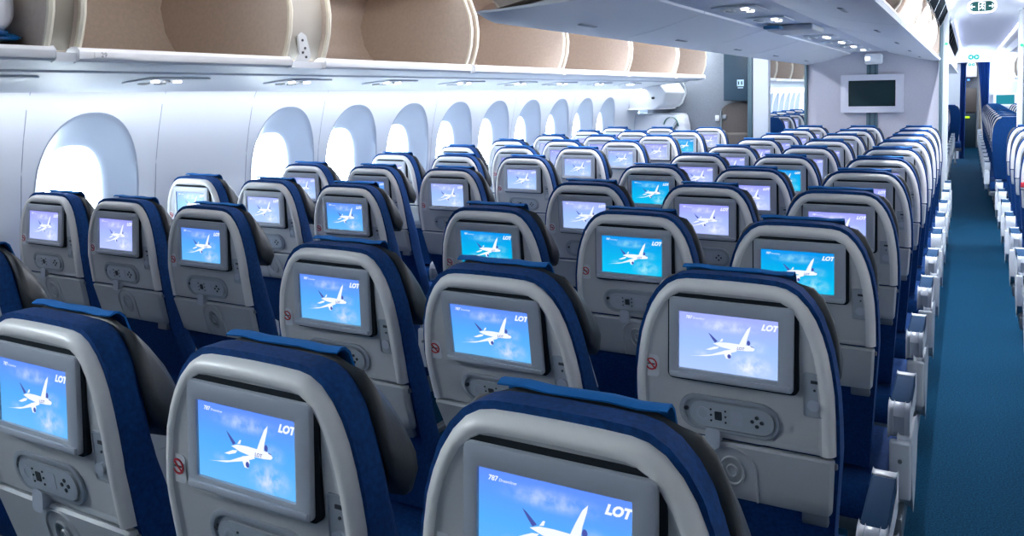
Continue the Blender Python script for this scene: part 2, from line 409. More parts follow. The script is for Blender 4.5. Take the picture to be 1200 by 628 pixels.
lbl = ['open side bin at the left end of the cabin, holding the wrapped bag',
       'open side bin marked 29, between the bag bin and the bin latch bracket',
       'open side bin just beyond the latch bracket on the window side',
       'fourth open side bin, above the fourth to sixth windows',
       'fifth open side bin, its top cut off by the centre bin edge',
       'second to last open side bin before the grey galley wall',
       'last open side bin over the windows, ending at the dark teal cabinet']
for (a, b), l in zip(lb, lbl): side_bin(-1, a, b, l, 'open bins over the window seats', '29' if abs(a - .95) < .01 else None)
# latch bracket in the wide gap
bm = new()
prism(bm, [(1.985, 1.765), (2.07, 1.77), (2.085, 1.80), (2.06, 1.885), (2.03, 1.90), (2.01, 1.885), (2.02, 1.80)], -1.752, -1.742, 'x'); bevel_all(bm, 0.002)
br = obj('latch_bracket', bm, PLAC); tag(br, 'small metal latch bracket in the gap between two open side bins', 'bracket')
bm = new()
for y, z in ((2.035, 1.865), (2.05, 1.83), (2.035, 1.81), (2.055, 1.79)): prism(bm, circ(y, z, 0.006, 10), -1.742, -1.739, 'x')
obj('rivet', bm, DARKP, br, smooth=False)
# infill behind the gaps between bins
for i, (a, b) in enumerate(((0.86, 0.95), (1.94, 2.17), (3.45, 3.50), (4.74, 4.79), (6.08, 6.13), (7.42, 7.47))):
    bm = new(); sheet(bm, [(x - 0.03, z) for x, z in ARC], a, b, 'y'); struct('trim_%d' % (50 + i), bm, GREYG if i != 1 else mat('bin_gap_light', (0.50, 0.47, 0.42), 0.7))
# lower fascia strip (white) under the gaps + service panel lining under the bins, both sides
for i, s in enumerate((-1, 1)):
    for j, (a, b) in enumerate(((Y0, 8.5), (9.6, YE))):
        if s > 0 and j == 0: pass
        bm = new(); sheet(bm, [(s * x, z) for x, z in ((1.74, 1.77), (1.74, 1.74), (1.80, 1.728), (1.94, 1.718), (1.945, 1.710), (2.2, 1.690), (2.42, 1.665), (2.50, 1.650), (2.60, 1.645))], a, b, 'y')
        struct('trim_%d' % (60 + 2 * i + j), bm, PANELW, angle=30)
# rear section side bins
n = 0; y = 9.9
while y < 18.5:
    side_bin(-1, y, y + 1.24, 'open side bin in the section beyond the galley, seen through the left passage', 'side bins beyond the galley on the window side')
    side_bin(1, y, y + 1.24, 'side bin beyond the doorway on the right, over the far right seats', 'side bins over the far right seats'); y += 1.29
# right side: closed-off bin line over the near right block (out of the frame)
bm = new(); sheet(bm, [(-x, z) for x, z in ARC], Y0, 8.5, 'y'); struct('trim_70', bm, BINI)

# ------------------------------------------------------------------ service units under the side bins
def service_unit(x, y, z, tilt, label, group):
    t = thing('service_panel', label, 'reading light panel', (x, y, z), group)
    bm = new(); box(bm, (0, 0, 0), (0.20, 0.30, 0.008), 0.003); obj('panel', bm, PANELW, t)
    for dx, dy in ((0.04, -0.09), (0.04, -0.035), (0.04, 0.02)):
        bm = new(); prism(bm, circ(dx, dy, 0.017, 16), -0.012, -0.002, 'z'); obj('lamp', bm, LAMP if dy != -0.035 else PLAC, t)
    for dx, dy in ((-0.05, -0.08), (-0.05, 0.0)):
        bm = new(); ring(bm, circ(dx, dy, 0.024, 16), circ(dx, dy, 0.015, 16), -0.011, -0.002, 'z'); obj('air_vent', bm, PLAC, t)
    t.rotation_euler = (0, tilt, 0); return t
for i, y in enumerate((0.85, 1.62, 2.42, 3.2, 4.0, 4.8, 5.55, 6.35, 7.15)):
    ords = ['first', 'second', 'third', 'fourth', 'fifth', 'sixth', 'seventh', 'eighth', 'ninth'][i]
    service_unit(-2.14, y, 1.6885, -0.085, ords + ' reading light panel from the left under the window side bins', 'reading light panels under the window side bins')

# ------------------------------------------------------------------ centre bins
CL = [(0.62, 1.905), (0.645, 1.90), (0.655, 1.885), (0.645, 1.868), (0.60, 1.868), (0.45, 1.895), (0.30, 1.935), (0.19, 1.965), (0.185, 1.985)]
def centre_bin(sgn, a, b, label, group, taper=False):
    t = thing('overhead_bin', label, 'overhead bin', (sgn * 0.4, a, 1.9), group); o = Vector((sgn * 0.4, a, 1.9))
    def sub(bm):
        for v in bm.verts: v.co -= o
        return bm
    # underside tray with rounded white lip
    bm = new(); A = [(sgn * x, z) for x, z in CL] + [(sgn * 0.20, 2.00), (sgn * 0.45, 1.93), (sgn * 0.60, 1.905)]
    if taper:
        rings = []
        for f, yy in ((0.0, a), (0.25, a + 0.012), (0.6, a + 0.05), (1.0, a + 0.12), (1.0, b)):
            rings.append([(x, yy + (0.0 if f == 1 else 0), 1.905 + (z - 1.905) * (0.25 + 0.75 * f)) for x, z in A])
        loft(bm, rings)
    else: prism(bm, A, a, b, 'y')
    obj('bin_floor', sub(bm), LIPW, t, angle=40)
    bm = new(); arc = [(0.60, 1.905), (0.635, 1.95), (0.655, 2.02), (0.66, 2.08), (0.645, 2.16), (0.60, 2.25), (0.55, 2.30)]
    inn = [(0.08, 2.30), (0.05, 2.2), (0.05, 2.06), (0.12, 1.99), (0.2, 1.985), (0.6, 1.906)]
    sheet(bm, [(sgn * x, z) for x, z in [(0.55, 2.30)] + inn], a + 0.02, b - 0.02, 'y')
    for y0, y1 in ((a + 0.0, a + 0.02), (b - 0.02, b)): prism(bm, [(sgn * x, z) for x, z in inn[:-1] + arc], y0 + (0.1 if taper and y0 == a else 0), y1 + (0.1 if taper and y0 == a else 0), 'y')
    obj('bucket', sub(bm), BINI, t, angle=40)
    for y in (a + 0.01 + (0.1 if taper else 0), b - 0.01):
        bm = new()
        loft(bm, [[(sgn * (x - 0.004), y - 0.010, z), (sgn * (x + 0.008), y - 0.010, z), (sgn * (x + 0.010), y, z), (sgn * (x + 0.008), y + 0.010, z), (sgn * (x - 0.004), y + 0.010, z)] for x, z in arc])
        obj('edge_trim', sub(bm), CREAM, t)
    # latch slots on the underside
    bm = new(); yc = (a + b) / 2
    for v in box(bm, (0, 0, 0), (0.018, 0.17, 0.004), 0.0018): pass
    obj('latch', bm, STEEL, t, loc=(sgn * 0.50 - o.x, yc - a, 1.8835 - o.z)).rotation_euler = (0, sgn * 0.18, 0)
    return t
cb = [(1.765, 3.05), (3.06, 4.34), (4.35, 5.63), (5.64, 6.92), (6.93, 8.58)]
ordl = ['nearest', 'second', 'third', 'fourth', 'last']
for s, side in ((-1, 'left'), (1, 'aisle')):
    for i, (a, b) in enumerate(cb):
        centre_bin(s, a, b, '%s centre ceiling bin with white underside, on the %s facing edge' % (ordl[i], 'window' if s < 0 else 'right aisle'), 'bins over the centre seats', taper=(i == 0))
# channel with reading lights between the two lines of centre bins
bm = new(); sheet(bm, [(-0.188, 1.975), (-0.15, 1.985), (0.15, 1.985), (0.182, 1.983)], 1.85, Y1, 'y'); struct('trim_80', bm, CEILM)
bm = new(); box(bm, (0.186, 5.2, 1.985), (0.012, 6.75, 0.03)); struct('trim_81', bm, DKPOST)
bm = new(); box(bm, (0, 1.80, 2.15), (0.16, 0.03, 0.38)); box(bm, (0, 5.2, 2.34), (1.30, 6.8, 0.03)); struct('trim_82', bm, CEILM)
for i, y in enumerate((2.35, 3.1, 3.75, 5.5, 6.3, 7.1, 7.85)):
    service_unit(-0.03, y, 1.977, 0, ['nearest', 'second', 'third', 'fourth', 'fifth', 'sixth', 'farthest'][i] + ' reading light panel in the channel between the centre bins', 'reading light panels of the centre block')
# stowed drop-down display in the channel
t = thing('dropdown_display', 'beige stowed drop-down display in the channel between the centre bins', 'display', (-0.02, 4.45, 1.965))
bm = new(); box(bm, (0, 0, 0), (0.26, 0.42, 0.035), 0.012, 3); obj('housing', bm, mat('display_housing', (0.62, 0.60, 0.60), 0.5), t)
bm = new(); box(bm, (-0.08, -0.27, -0.002), (0.09, 0.13, 0.02), 0.005); obj('display_panel', bm, mat('display_blue', (0.03, 0.16, 0.32), 0.3), t)
# ceiling-side grilles above the centre bins on the right aisle
def grille(a, b, nslot, label):
    t = thing('air_grille', label, 'air grille', (0.69, a, 2.26), 'dark grilles above the centre bins')
    bm = new(); sheet(bm, [(0.655 - .69, 2.19 - 2.26), (0.715 - .69, 2.335 - 2.26)], 0, b - a, 'y'); sheet(bm, [(0.647 - .69, 2.19 - 2.26), (0.707 - .69, 2.335 - 2.26)], 0, b - a, 'y'); obj('backing', bm, MATT, t)
    for k in range(nslot + 1):
        y = (b - a) * k / nslot
        bm = new(); prism(bm, [(0.650 - .69, -0.070), (0.6565 - .69, -0.070), (0.7165 - .69, 0.075), (0.710 - .69, 0.075)], y - 0.007, y + 0.007, 'y'); obj('divider', bm, STEEL, t)
    return t
grille(2.0, 8.35, 7, 'long dark slotted grille above the right edge of the centre bins')
grille(9.9, 17.8, 9, 'dark slotted grille farther down the aisle, beyond the green lit post')
for j, (a, b) in enumerate(((1.8, 8.4), (9.8, 18.0))):
    bm = new(); sheet(bm, [(0.60, 2.25), (0.655, 2.19)], a, b, 'y'); sheet(bm, [(0.715, 2.335), (0.74, 2.36)], a, b, 'y'); struct('trim_%d' % (84 + j), bm, CEILM)
    bm = new(); sheet(bm, [(-0.60, 2.25), (-0.66, 2.20), (-0.715, 2.335), (-0.74, 2.36)], a, b, 'y'); struct('trim_%d' % (86 + j), bm, CEILM)

# ------------------------------------------------------------------ centre bulkhead with monitor
bm = new(); box(bm, (0.0, Y1 + 0.035, 1.15), (1.27, 0.07, 2.4)); struct('wall_bulkhead', bm, BULK)
for i, x in enumerate((-0.64, 0.655)):
    bm = new(); box(bm, (x, Y1 + 0.02, 1.2), (0.03, 0.14, 2.3), 0.006); struct('trim_%d' % (90 + i), bm, DKPOST)
bm = new(); box(bm, (0.695, Y1 + 0.10, 1.2), (0.05, 0.14, 2.3), 0.006); struct('trim_92', bm, ARMW)
t = thing('wall_monitor', 'black screen monitor in a silver frame on the grey bulkhead', 'monitor', (0.02, Y1 - 0.05, 1.547))
bm = new(); O = rrect(0, 0, 0.60, 0.395, 0.012); I = rrect(0, 0.002, 0.452, 0.27, 0.004)
ring(bm, O, I, -0.03, 0.03); obj('frame', bm, SILVER, t)
bm = new(); box(bm, (0, 0.005, 0.002), (0.456, 0.02, 0.274)); obj('screen', bm, BLACKS, t)
bm = new(); box(bm, (0, 0.035, 0), (0.5, 0.02, 0.3)); obj('back_cover', bm, DKPOST, t)
t = thing('mounting_rail', 'dark vertical mounting rail running behind the bulkhead monitor', 'rail', (0.02, Y1 - 0.01, 0.6))
bm = new(); box(bm, (0, 0, 0.62), (0.11, 0.016, 1.26)); obj('backing_strip', bm, mat('rail_green', (0.12, 0.19, 0.22), 0.4, 0.3), t)
for x in (-0.022, 0.030):
    bm = new(); box(bm, (x, -0.008, 0.62), (0.022, 0.01, 1.26), 0.002); obj('channel', bm, DKPOST, t)
t = thing('projector_housing', 'small white rounded box under the ceiling above the bulkhead monitor', 'box', (0.035, Y1 - 0.06, 1.905))
bm = new(); box(bm, (0, 0, 0), (0.17, 0.1, 0.11), 0.025, 4); obj('housing', bm, LIPW, t)
bm = new(); box(bm, (-0.055, -0.052, 0.005), (0.04, 0.006, 0.03), 0.002); obj('indicator_lamp', bm, LAMP, t)
# small green LEDs on the two posts
for x, z, l in ((0.70, 2.035, 'small green lamp on the bulkhead post beside the grilles'), (1.352, 2.00, 'small green lamp on the pale post at the right edge of the picture')):
    bm = new(); prism(bm, circ(x, z, 0.014, 14), Y1 - 0.0 + (0.02 if x < 1 else 0.16), Y1 + (0.03 if x < 1 else 0.17), 'y'); tag(obj('status_lamp', bm, LEDG, smooth=False), l, 'lamp')
# right-hand partition at the door (only its edge shows)
bm = new(); box(bm, (2.0, 8.86, 1.2), (1.28, 0.07, 2.4)); struct('wall_partition', bm, BULK)
bm = new(); box(bm, (1.352, 8.84, 1.2), (0.05, 0.12, 2.3), 0.008); struct('trim_93', bm, ARMW)
bm = new(); box(bm, (1.388, 8.83, 1.2), (0.03, 0.12, 2.3), 0.004); struct('trim_94', bm, DKPOST)

# ------------------------------------------------------------------ galley wall, cabinet, crew seat, pillar, door (left)
bm = new(); box(bm, (-1.95, 9.05, 1.2), (1.28, 0.08, 2.6)); struct('wall_galley', bm, DARKG)
bm = new(); box(bm, (-1.127, 8.66, 1.2), (0.17, 0.12, 2.4), 0.01); struct('pillar', bm, mat('pillar_grey', (0.50, 0.55, 0.62), 0.5))
bm = new(); box(bm, (-1.245, 8.66, 1.2), (0.05, 0.12, 2.4), 0.004); struct('trim_95', bm, DKPOST)
bm = new(); box(bm, (-0.99, 9.0, 1.2), (0.12, 0.7, 2.4)); 
bm.free()
t = thing('wall_cabinet', 'dark teal wall cabinet with a white notice, left of the pale pillar', 'cabinet', (-1.415, 8.78, 1.49))
bm = new(); box(bm, (0, 0.08, 0.33), (0.31, 0.3, 0.66), 0.012); obj('body', bm, TEAL, t)
bm = new(); box(bm, (0.04, -0.073, 0.20), (0.075, 0.004, 0.075)); nt_ = obj('notice', bm, mat('notice_paper', (0.45, 0.65, 0.8), 0.5), t)
bm = new(); box(bm, (0.02, -0.076, 0.20), (0.015, 0.002, 0.04)); box(bm, (0.055, -0.076, 0.20), (0.015, 0.002, 0.04)); obj('pictogram', bm, TEAL, nt_)
bm = new(); box(bm, (0.04, -0.073, 0.145), (0.06, 0.004, 0.012)); obj('caption_strip', bm, mat('strip_paper', (0.40, 0.55, 0.68), 0.5), t)
t = thing('crew_seat', 'folded brown crew seat with arched backrest against the galley wall', 'crew seat', (-1.43, 8.86, 0.3))
bm = new(); pts = [(-0.17, 0.0), (0.17, 0.0), (0.17, 1.06)] + [(0.17 * math.cos(a), 1.06 + 0.09 * math.sin(a)) for a in [PI * k / 10 for k in range(1, 10)]] + [(-0.17, 1.06)]
prism(bm, [(x, z * 1.0 + 0.0) for x, z in pts], -0.05, 0.06, 'y'); bevel_all(bm, 0.02, 3); obj('backrest', bm, BROWN, t)
bm = new(); box(bm, (0, -0.10, 0.46), (0.31, 0.10, 0.72), 0.03, 3); obj('folded_seat', bm, BROWN, t)
bm = new(); box(bm, (-0.185, -0.02, 0.86), (0.03, 0.06, 0.46), 0.01); obj('side_rail', bm, STEEL, t)
bm = new(); box(bm, (-0.15, -0.07, 1.0), (0.05, 0.03, 0.06), 0.012); obj('harness_buckle', bm, STEEL, t)
bm = new(); box(bm, (-1.72, 9.0, 1.28), (0.05, 0.01, 0.07), 0.004); tag(obj('wall_switch', bm, PLAC), 'small grey switch plate on the grey galley wall', 'switch')
# door: bulging lining, window bay and slide cover
bm = new()
loft(bm, [[(-2.60 + 0.0 * k, 8.42 + 0.06 * k, z) if False else p for k, p in enumerate(((-2.62, 8.42, z), (-2.45 + dx, 8.50, z), (-2.36 + dx, 8.70, z), (-2.36 + dx, 8.98, z), (-2.66, 9.0, z)))] for z, dx in ((1.40, 0.12), (1.45, 0.22), (1.60, 0.26), (1.75, 0.16), (1.95, 0.0), (2.30, -0.05))])
bevel_all(bm, 0.02, 3, 40)
dr = struct('door_1', bm, LIPW, angle=50)
bm = new(); loft(bm, [[(-2.66, 8.70, z), (-2.20 + dx, 8.70, z), (-2.14 + dx, 8.75, z), (-2.14 + dx, 8.99, z), (-2.66, 8.99, z)] for z, dx in ((0.1, 0.13), (0.8, 0.13), (1.2, 0.10), (1.32, 0.07), (1.345, 0.04))])
bevel_all(bm, 0.015, 3, 40); obj('slide_cover', bm, PANELW, dr, angle=50)
bm = new(); pts = [(-2.19 + 0.09 * math.cos(a), 1.19 + 0.115 * math.sin(a)) for a in [PI * (0.02 + 0.90 * k / 16) for k in range(17)]]
loft(bm, [[(x + 0.008 * math.cos(q), 8.688 + 0.008 * math.sin(q), z + 0.0) for q in (0, PI / 2, PI, 3 * PI / 2)] for x, z in pts]); obj('handle_arc', bm, DGREEN, dr)
bm = new(); box(bm, (-2.14, 8.68, 1.20), (0.04, 0.03, 0.12), 0.012, rot=Matrix.Rotation(0.5, 3, 'Y')); obj('door_lever', bm, STEEL, dr)
bm = new(); prism(bm, circ(-2.33, 1.535, 0.014, 12), 8.44, 8.56, 'y'); obj('stud', bm, DARKP, dr)
bm = new(); loft(bm, [[(x + 0.012 * math.cos(q), 8.52 + 0.012 * math.sin(q), z) for q in (0, PI / 2, PI, 3 * PI / 2)] for x, z in ((-1.99, 1.71), (-1.955, 1.66), (-1.955, 1.58), (-2.0, 1.47), (-2.05, 1.43))]); obj('grab_handle', bm, PLAC, dr)

# ------------------------------------------------------------------ rear section shell details
bm = new(); box(bm, (0.55, 9.35, 1.2), (0.16, 1.1, 2.3)); struct('wall_closet', bm, PANELW)
bm = new(); sheet(bm, [(0.60, 1.90), (0.70, 1.89), (0.66, 1.87), (0.4, 1.87)], 9.9, 18.0, 'y'); sheet(bm, [(0.66, 1.90), (0.70, 2.0), (0.69, 2.12), (0.655, 2.19)], 9.9, 18.0, 'y'); struct('trim_96', bm, [LIPW])
bm = new(); box(bm, (0.62, 14.0, 1.88), (0.20, 8.1, 0.03), 0.01); struct('trim_97', bm, LIPW)
# header across the far end and galley behind it
bm = new(); box(bm, (0.0, YE - 0.04, 2.28), (5.2, 0.24, 0.30)); struct('wall_header', bm, CEILM)
bm = new(); box(bm, (1.85, YE + 0.05, 1.05), (1.25, 0.06, 2.1)); box(bm, (-0.1, YE + 0.05, 1.05), (1.7, 0.06, 2.1)); box(bm, (-2.2, YE + 0.05, 1.05), (1.0, 0.06, 2.1)); struct('wall_front', bm, PANELW)
bm = new(); box(bm, (0.9, 24.2, 1.2), (4.0, 0.1, 2.4)); box(bm, (0.62, 22.1, 1.2), (0.06, 4.1, 2.4)); box(bm, (0.95, 22.1, 2.38), (0.7, 4.1, 0.05)); struct('wall_far', bm, DARKG)
bm = new(); box(bm, (1.20, 22.1, 1.2), (0.10, 4.0, 2.4)); struct('wall_passage', bm, mat('passage_beige', (0.70, 0.64, 0.56), 0.6))
t = thing('galley_unit', 'dark galley at the far end of the right aisle, between the curtains', 'galley', (0.92, 24.0, 0))
bm = new(); box(bm, (0, 0, 0.45), (0.34, 0.2, 0.9), 0.01); obj('cart_bay', bm, TEAL, t)
bm = new(); box(bm, (0, 0, 1.25), (0.34, 0.2, 0.62), 0.01); obj('cabinet', bm, mat('galley_brown', (0.12, 0.11, 0.11), 0.5), t)
bm = new(); box(bm, (0, 0, 2.0), (0.34, 0.22, 0.30), 0.02); obj('upper_panel', bm, LIPW, t)
bm = new(); box(bm, (-0.02, -0.12, 1.78), (0.05, 0.02, 0.04)); obj('indicator', bm, mat('blue_indicator', (0, 0.1, 0.6), 0.4, emit=(0.05, 0.2, 1), estr=2), t)
bm = new(); box(bm, (-0.05, -0.12, 0.80), (0.14, 0.02, 0.05), 0.01); obj('lit_tag', bm, mat('lime_tag', (0.4, 0.7, 0.02), 0.4, emit=(0.5, 0.9, 0.0), estr=0.5), t)
area('galley_fill_light', (0.93, 22.0, 2.33), (0, 0, 0), 0.3, 3.0, 22, COOL)  # added fill with no visible fitting, lightens the far galley
def curtain(x0, x1, zb, zt, x0b, x1b, y, label):
    bm = new(); N = 24; rows = []
    for j in range(11):
        f = j / 10; z = zt + (zb - zt) * f; a = x0 + (x0b - x0) * f ** 0.8; b = x1 + (x1b - x1) * f ** 0.8
        rows.append([bm.verts.new((a + (b - a) * i / N, y + 0.03 * math.sin(i * 1.9), z)) for i in range(N + 1)])
    for A, B in zip(rows[:-1], rows[1:]):
        for i in range(N): bm.faces.new((A[i], A[i + 1], B[i + 1], B[i]))
    bmesh.ops.solidify(bm, geom=bm.faces[:], thickness=0.006)
    return tag(obj('curtain', bm, CURT), label, 'curtain', 'galley curtains')
curtain(1.07, 1.31, 0.012, 2.13, 1.22, 1.27, 19.9, 'blue gathered curtain on the right of the galley entrance')
curtain(0.745, 0.855, 0.012, 2.13, 0.73, 0.84, 19.9, 'blue curtain on the left of the galley entrance')
t = thing('wall_monitor', 'small dark teal monitor on the far right bulkhead, beyond the right seats', 'monitor', (1.60, YE - 0.05, 1.31))
bm = new(); ring(bm, rrect(0, 0, 0.44, 0.29, 0.02), rrect(0, 0, 0.34, 0.20, 0.01), -0.02, 0.05); obj('frame', bm, LIPW, t)
bm = new(); box(bm, (0, 0.01, 0), (0.35, 0.02, 0.21)); obj('screen', bm, mat('teal_screen', (0.0, 0.07, 0.09), 0.3, emit=(0, 0.16, 0.2), estr=0.5), t)

# exit signs
def exit_sign(x, y, z, w, h, label, full):
    t = thing('exit_sign', label, 'exit sign', (x, y, z))
    bm = new(); prism(bm, rrect(0, 0, w, h, h * 0.49, 8), 0.0, 0.03, 'y'); bevel_all(bm, 0.004, 2); obj('surround', bm, LIPW, t)
    if full:
        bm = new(); prism(bm, rrect(0, 0, w * 0.86, h * 0.78, h * 0.38, 8), -0.004, 0.001, 'y'); p = obj('plate', bm, GREEN, t, smooth=False)
        bm = new(); y_ = -0.0055; s = h * 0.62; k = s / 1.0
        def A(pts, dx=0): flat(bm, [(dx + a * k, b * k) for a, b in pts], y_)
        for sg in (-1, 1):
            c = sg * 1.02
            A([(c + sg * 0.33, 0), (c + sg * 0.10, 0.28), (c + sg * 0.05, 0.22), (c + sg * 0.19, 0.05), (c - sg * 0.25, 0.05), (c - sg * 0.25, -0.05), (c + sg * 0.19, -0.05), (c + sg * 0.05, -0.22), (c + sg * 0.10, -0.28)])
        # running figure in a door frame
        A([(-0.38, -0.5), (-0.30, -0.5), (-0.30, 0.42), (0.30, 0.42), (0.30, -0.5), (0.38, -0.5), (0.38, 0.5), (-0.38, 0.5)])
        A([(a, b) for a, b in circ(0.07, 0.30, 0.085, 12)])
        A([(-0.05, 0.20), (0.09, 0.20), (0.06, -0.05), (-0.06, -0.05)]); A([(0.06, 0.18), (0.24, 0.06), (0.21, 0.01), (0.05, 0.10)]); A([(-0.05, 0.2), (-0.22, 0.12), (-0.19, 0.03), (-0.15, 0.05), (-0.14, 0.10), (-0.04, 0.13)])
        A([(0.05, -0.04), (0.20, -0.2), (0.12, -0.42), (0.06, -0.40), (0.11, -0.2), (-0.02, -0.06)]); A([(-0.06, -0.04), (-0.12, -0.24), (-0.27, -0.24), (-0.27, -0.30), (-0.07, -0.31), (0.02, -0.06)])
        obj('symbol', bm, EXITW, p, smooth=False)
    else:
        for sg in (-1, 1):
            bm = new(); prism(bm, circ(sg * w * 0.2, 0, h * 0.32, 16), -0.004, 0.001, 'y'); p = obj('plate', bm, GREENL, t, smooth=False)
            bm = new(); flat(bm, [(sg * (w * 0.2 + h * 0.22), 0), (sg * (w * 0.2 - h * 0.1), h * 0.16), (sg * (w * 0.2 - h * 0.1), -h * 0.16)], -0.0055); obj('symbol', bm, WHITE, p, smooth=False)
    return t
exit_sign(1.0, 8.1, 2.345, 0.235, 0.118, 'large green exit sign with running figure and arrows under the aisle ceiling', True)
exit_sign(0.993, 19.81, 2.24, 0.27, 0.17, 'small white sign with two green symbols, farther along the aisle ceiling', False)
exit_sign(0.955, 19.84, 2.078, 0.17, 0.095, 'small green marked sign just below the far ceiling header', False)

# wrapped bag lying in the first side bin
t = thing('wrapped_bag', 'white wrapped bag with a blue end lying in the leftmost open bin', 'bag', (-1.945, 0.42, 1.788))
def sup(v, e): return math.copysign(abs(v) ** e, v)
bm = new(); bmesh.ops.create_uvsphere(bm, u_segments=40, v_segments=28, radius=1.0)
for v in bm.verts:
    n = 1 + 0.025 * math.sin(9 * v.co.x + 3 * v.co.z) * math.cos(7 * v.co.y)
    v.co = Vector((sup(v.co.x, .62) * 0.20 * n, sup(v.co.y, .62) * 0.395 * n, 0.165 + sup(v.co.z, .62) * 0.165 * n))
obj('wrap', bm, PLASTIC_BAG, t)
bm = new(); bmesh.ops.create_uvsphere(bm, u_segments=28, v_segments=14, radius=1.0)
for v in bm.verts:
    n = 1 + 0.06 * math.sin(8 * v.co.x + 5 * v.co.z)
    v.co = Vector((0.006 + sup(v.co.x, .62) * 0.20 * n, 0.008 + sup(v.co.y, .62) * 0.395 * n, 0.034 + v.co.z * 0.034))
obj('blue_end', bm, BAGBLUE, t)

# ================================================================== SEATS
SZ = 1.10            # height of the display centre
OUT = [(0.088, 0.121), (0.108, 0.117), (0.128, 0.106), (0.147, 0.086), (0.162, 0.062), (0.174, 0.034), (0.184, 0.0), (0.191, -0.04), (0.196, -0.08), (0.198, -0.13), (0.198, -0.20)]
def hw_at(dz):
    if dz >= OUT[0][1]: return OUT[0][0]
    for (w0, z0), (w1, z1) in zip(OUT[:-1], OUT[1:]):
        if z0 >= dz >= z1: return w0 + (w1 - w0) * (z0 - dz) / (z0 - z1)
    return OUT[-1][0] + (dz + 0.20) * 0.09
YSP = [(0.13, 0.002), (0.0, 0.005), (-0.10, 0.012), (-0.20, 0.030), (-0.34, 0.072), (-0.50, 0.14), (-0.66, 0.20)]
def ysh(dz):
    if dz >= YSP[0][0]: return YSP[0][1]
    for (z0, y0), (z1, y1) in zip(YSP[:-1], YSP[1:]):
        if z0 >= dz >= z1: return y0 + (y1 - y0) * (z0 - dz) / (z0 - z1)
    return YSP[-1][1]
def outline(off=0.0, zmin=-0.20, n=3):
    """right side from the bottom up, over the top, left side down"""
    pts = []
    for (w0, z0), (w1, z1) in zip(OUT[:-1], OUT[1:]):
        for i in range(n): pts.append((w0 + (w1 - w0) * i / n, z0 + (z1 - z0) * i / n))
    pts.append(OUT[-1]); pts = [p for p in pts if p[1] >= zmin - 1e-6]
    if zmin < -0.20:
        z = -0.20
        while z > zmin + 1e-6:
            z = max(zmin, z - 0.04); pts.append((hw_at(z), z))
    R = pts[::-1]
    top = [(0.05, 0.1225), (0.0, 0.123), (-0.05, 0.1225)]
    full = R + top + [(-x, z) for x, z in pts]
    if off:
        res = []
        for i, p in enumerate(full):
            a = full[max(0, i - 1)]; b = full[min(len(full) - 1, i + 1)]
            t = Vector((b[0] - a[0], b[1] - a[1])).normalized(); nrm = Vector((t.y, -t.x))
            res.append((p[0] + nrm.x * off, p[1] + nrm.y * off))
        return res
    return full
def shell_bm():
    bm = new()
    # (inward offset, depth added to the local surface, bottom stays at the seam)
    rings = [(0.003, 0.048), (0.002, 0.030), (0.0, 0.018), (-0.003, 0.009), (-0.007, 0.003), (-0.012, 0.0), (-0.018, -0.001), (-0.024, 0.002), (-0.029, 0.0055), (-0.034, 0.006)]
    R = []
    for off, d in rings:
        o = outline(off); R.append([bm.verts.new((p[0], ysh(p[1]) + d, SZ + max(p[1], -0.203))) for p in o])
    for k, (a, b) in enumerate(zip(R[:-1], R[1:])):
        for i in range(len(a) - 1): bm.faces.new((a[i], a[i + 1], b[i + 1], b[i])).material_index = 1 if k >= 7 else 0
    # face: bridge left and right halves row by row
    last = R[-1]; n = len(last); h = n // 2
    for i in range(h):
        a, b, c, d = last[i], last[i + 1], last[n - 2 - i], last[n - 1 - i]
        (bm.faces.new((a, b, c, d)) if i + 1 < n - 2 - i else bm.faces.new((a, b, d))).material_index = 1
    # bottom return edge along the seam
    bot = [r[0] for r in R]; bot2 = [r[-1] for r in R]
    e1 = [bm.verts.new((v.co.x, v.co.y + 0.03, v.co.z)) for v in (R[-1][0], R[-1][-1])]
    bm.faces.new((R[-1][0], R[-1][-1], e1[1], e1[0]))
    return bm
def pad_slab(bm, off, yb, yf, zmin, soft=0.02, top_extra=0.0):
    """cushion following the shell outline; yb/yf give back and front depth as functions of dz"""
    o = outline(off, zmin)
    prof = [(0.0, 0.0), (0.0, 0.25), (0.0, 0.7), (-soft * 0.35, 0.9), (-soft, 1.0)]
    R = []
    for so, f in prof:
        oo = outline(off + so, zmin)
        R.append([bm.verts.new((p[0], yb(p[1]) * (1 - f) + yf(p[1]) * f, SZ + max(p[1] + (top_extra if p[1] > 0.05 else 0), zmin))) for p in oo])
    for a, b in zip(R[:-1], R[1:]):
        for i in range(len(a) - 1): bm.faces.new((a[i], a[i + 1], b[i + 1], b[i]))
    for L in (R[0], R[-1]):
        n = len(L)
        for i in range(n // 2):
            if i + 1 < n - 2 - i: bm.faces.new((L[i], L[i + 1], L[n - 2 - i], L[n - 1 - i]))
            else: bm.faces.new((L[i], L[i + 1], L[n - 1 - i]))
    for a, b in zip(R[:-1], R[1:]): bm.faces.new((a[0], b[0], b[-1], a[-1]))
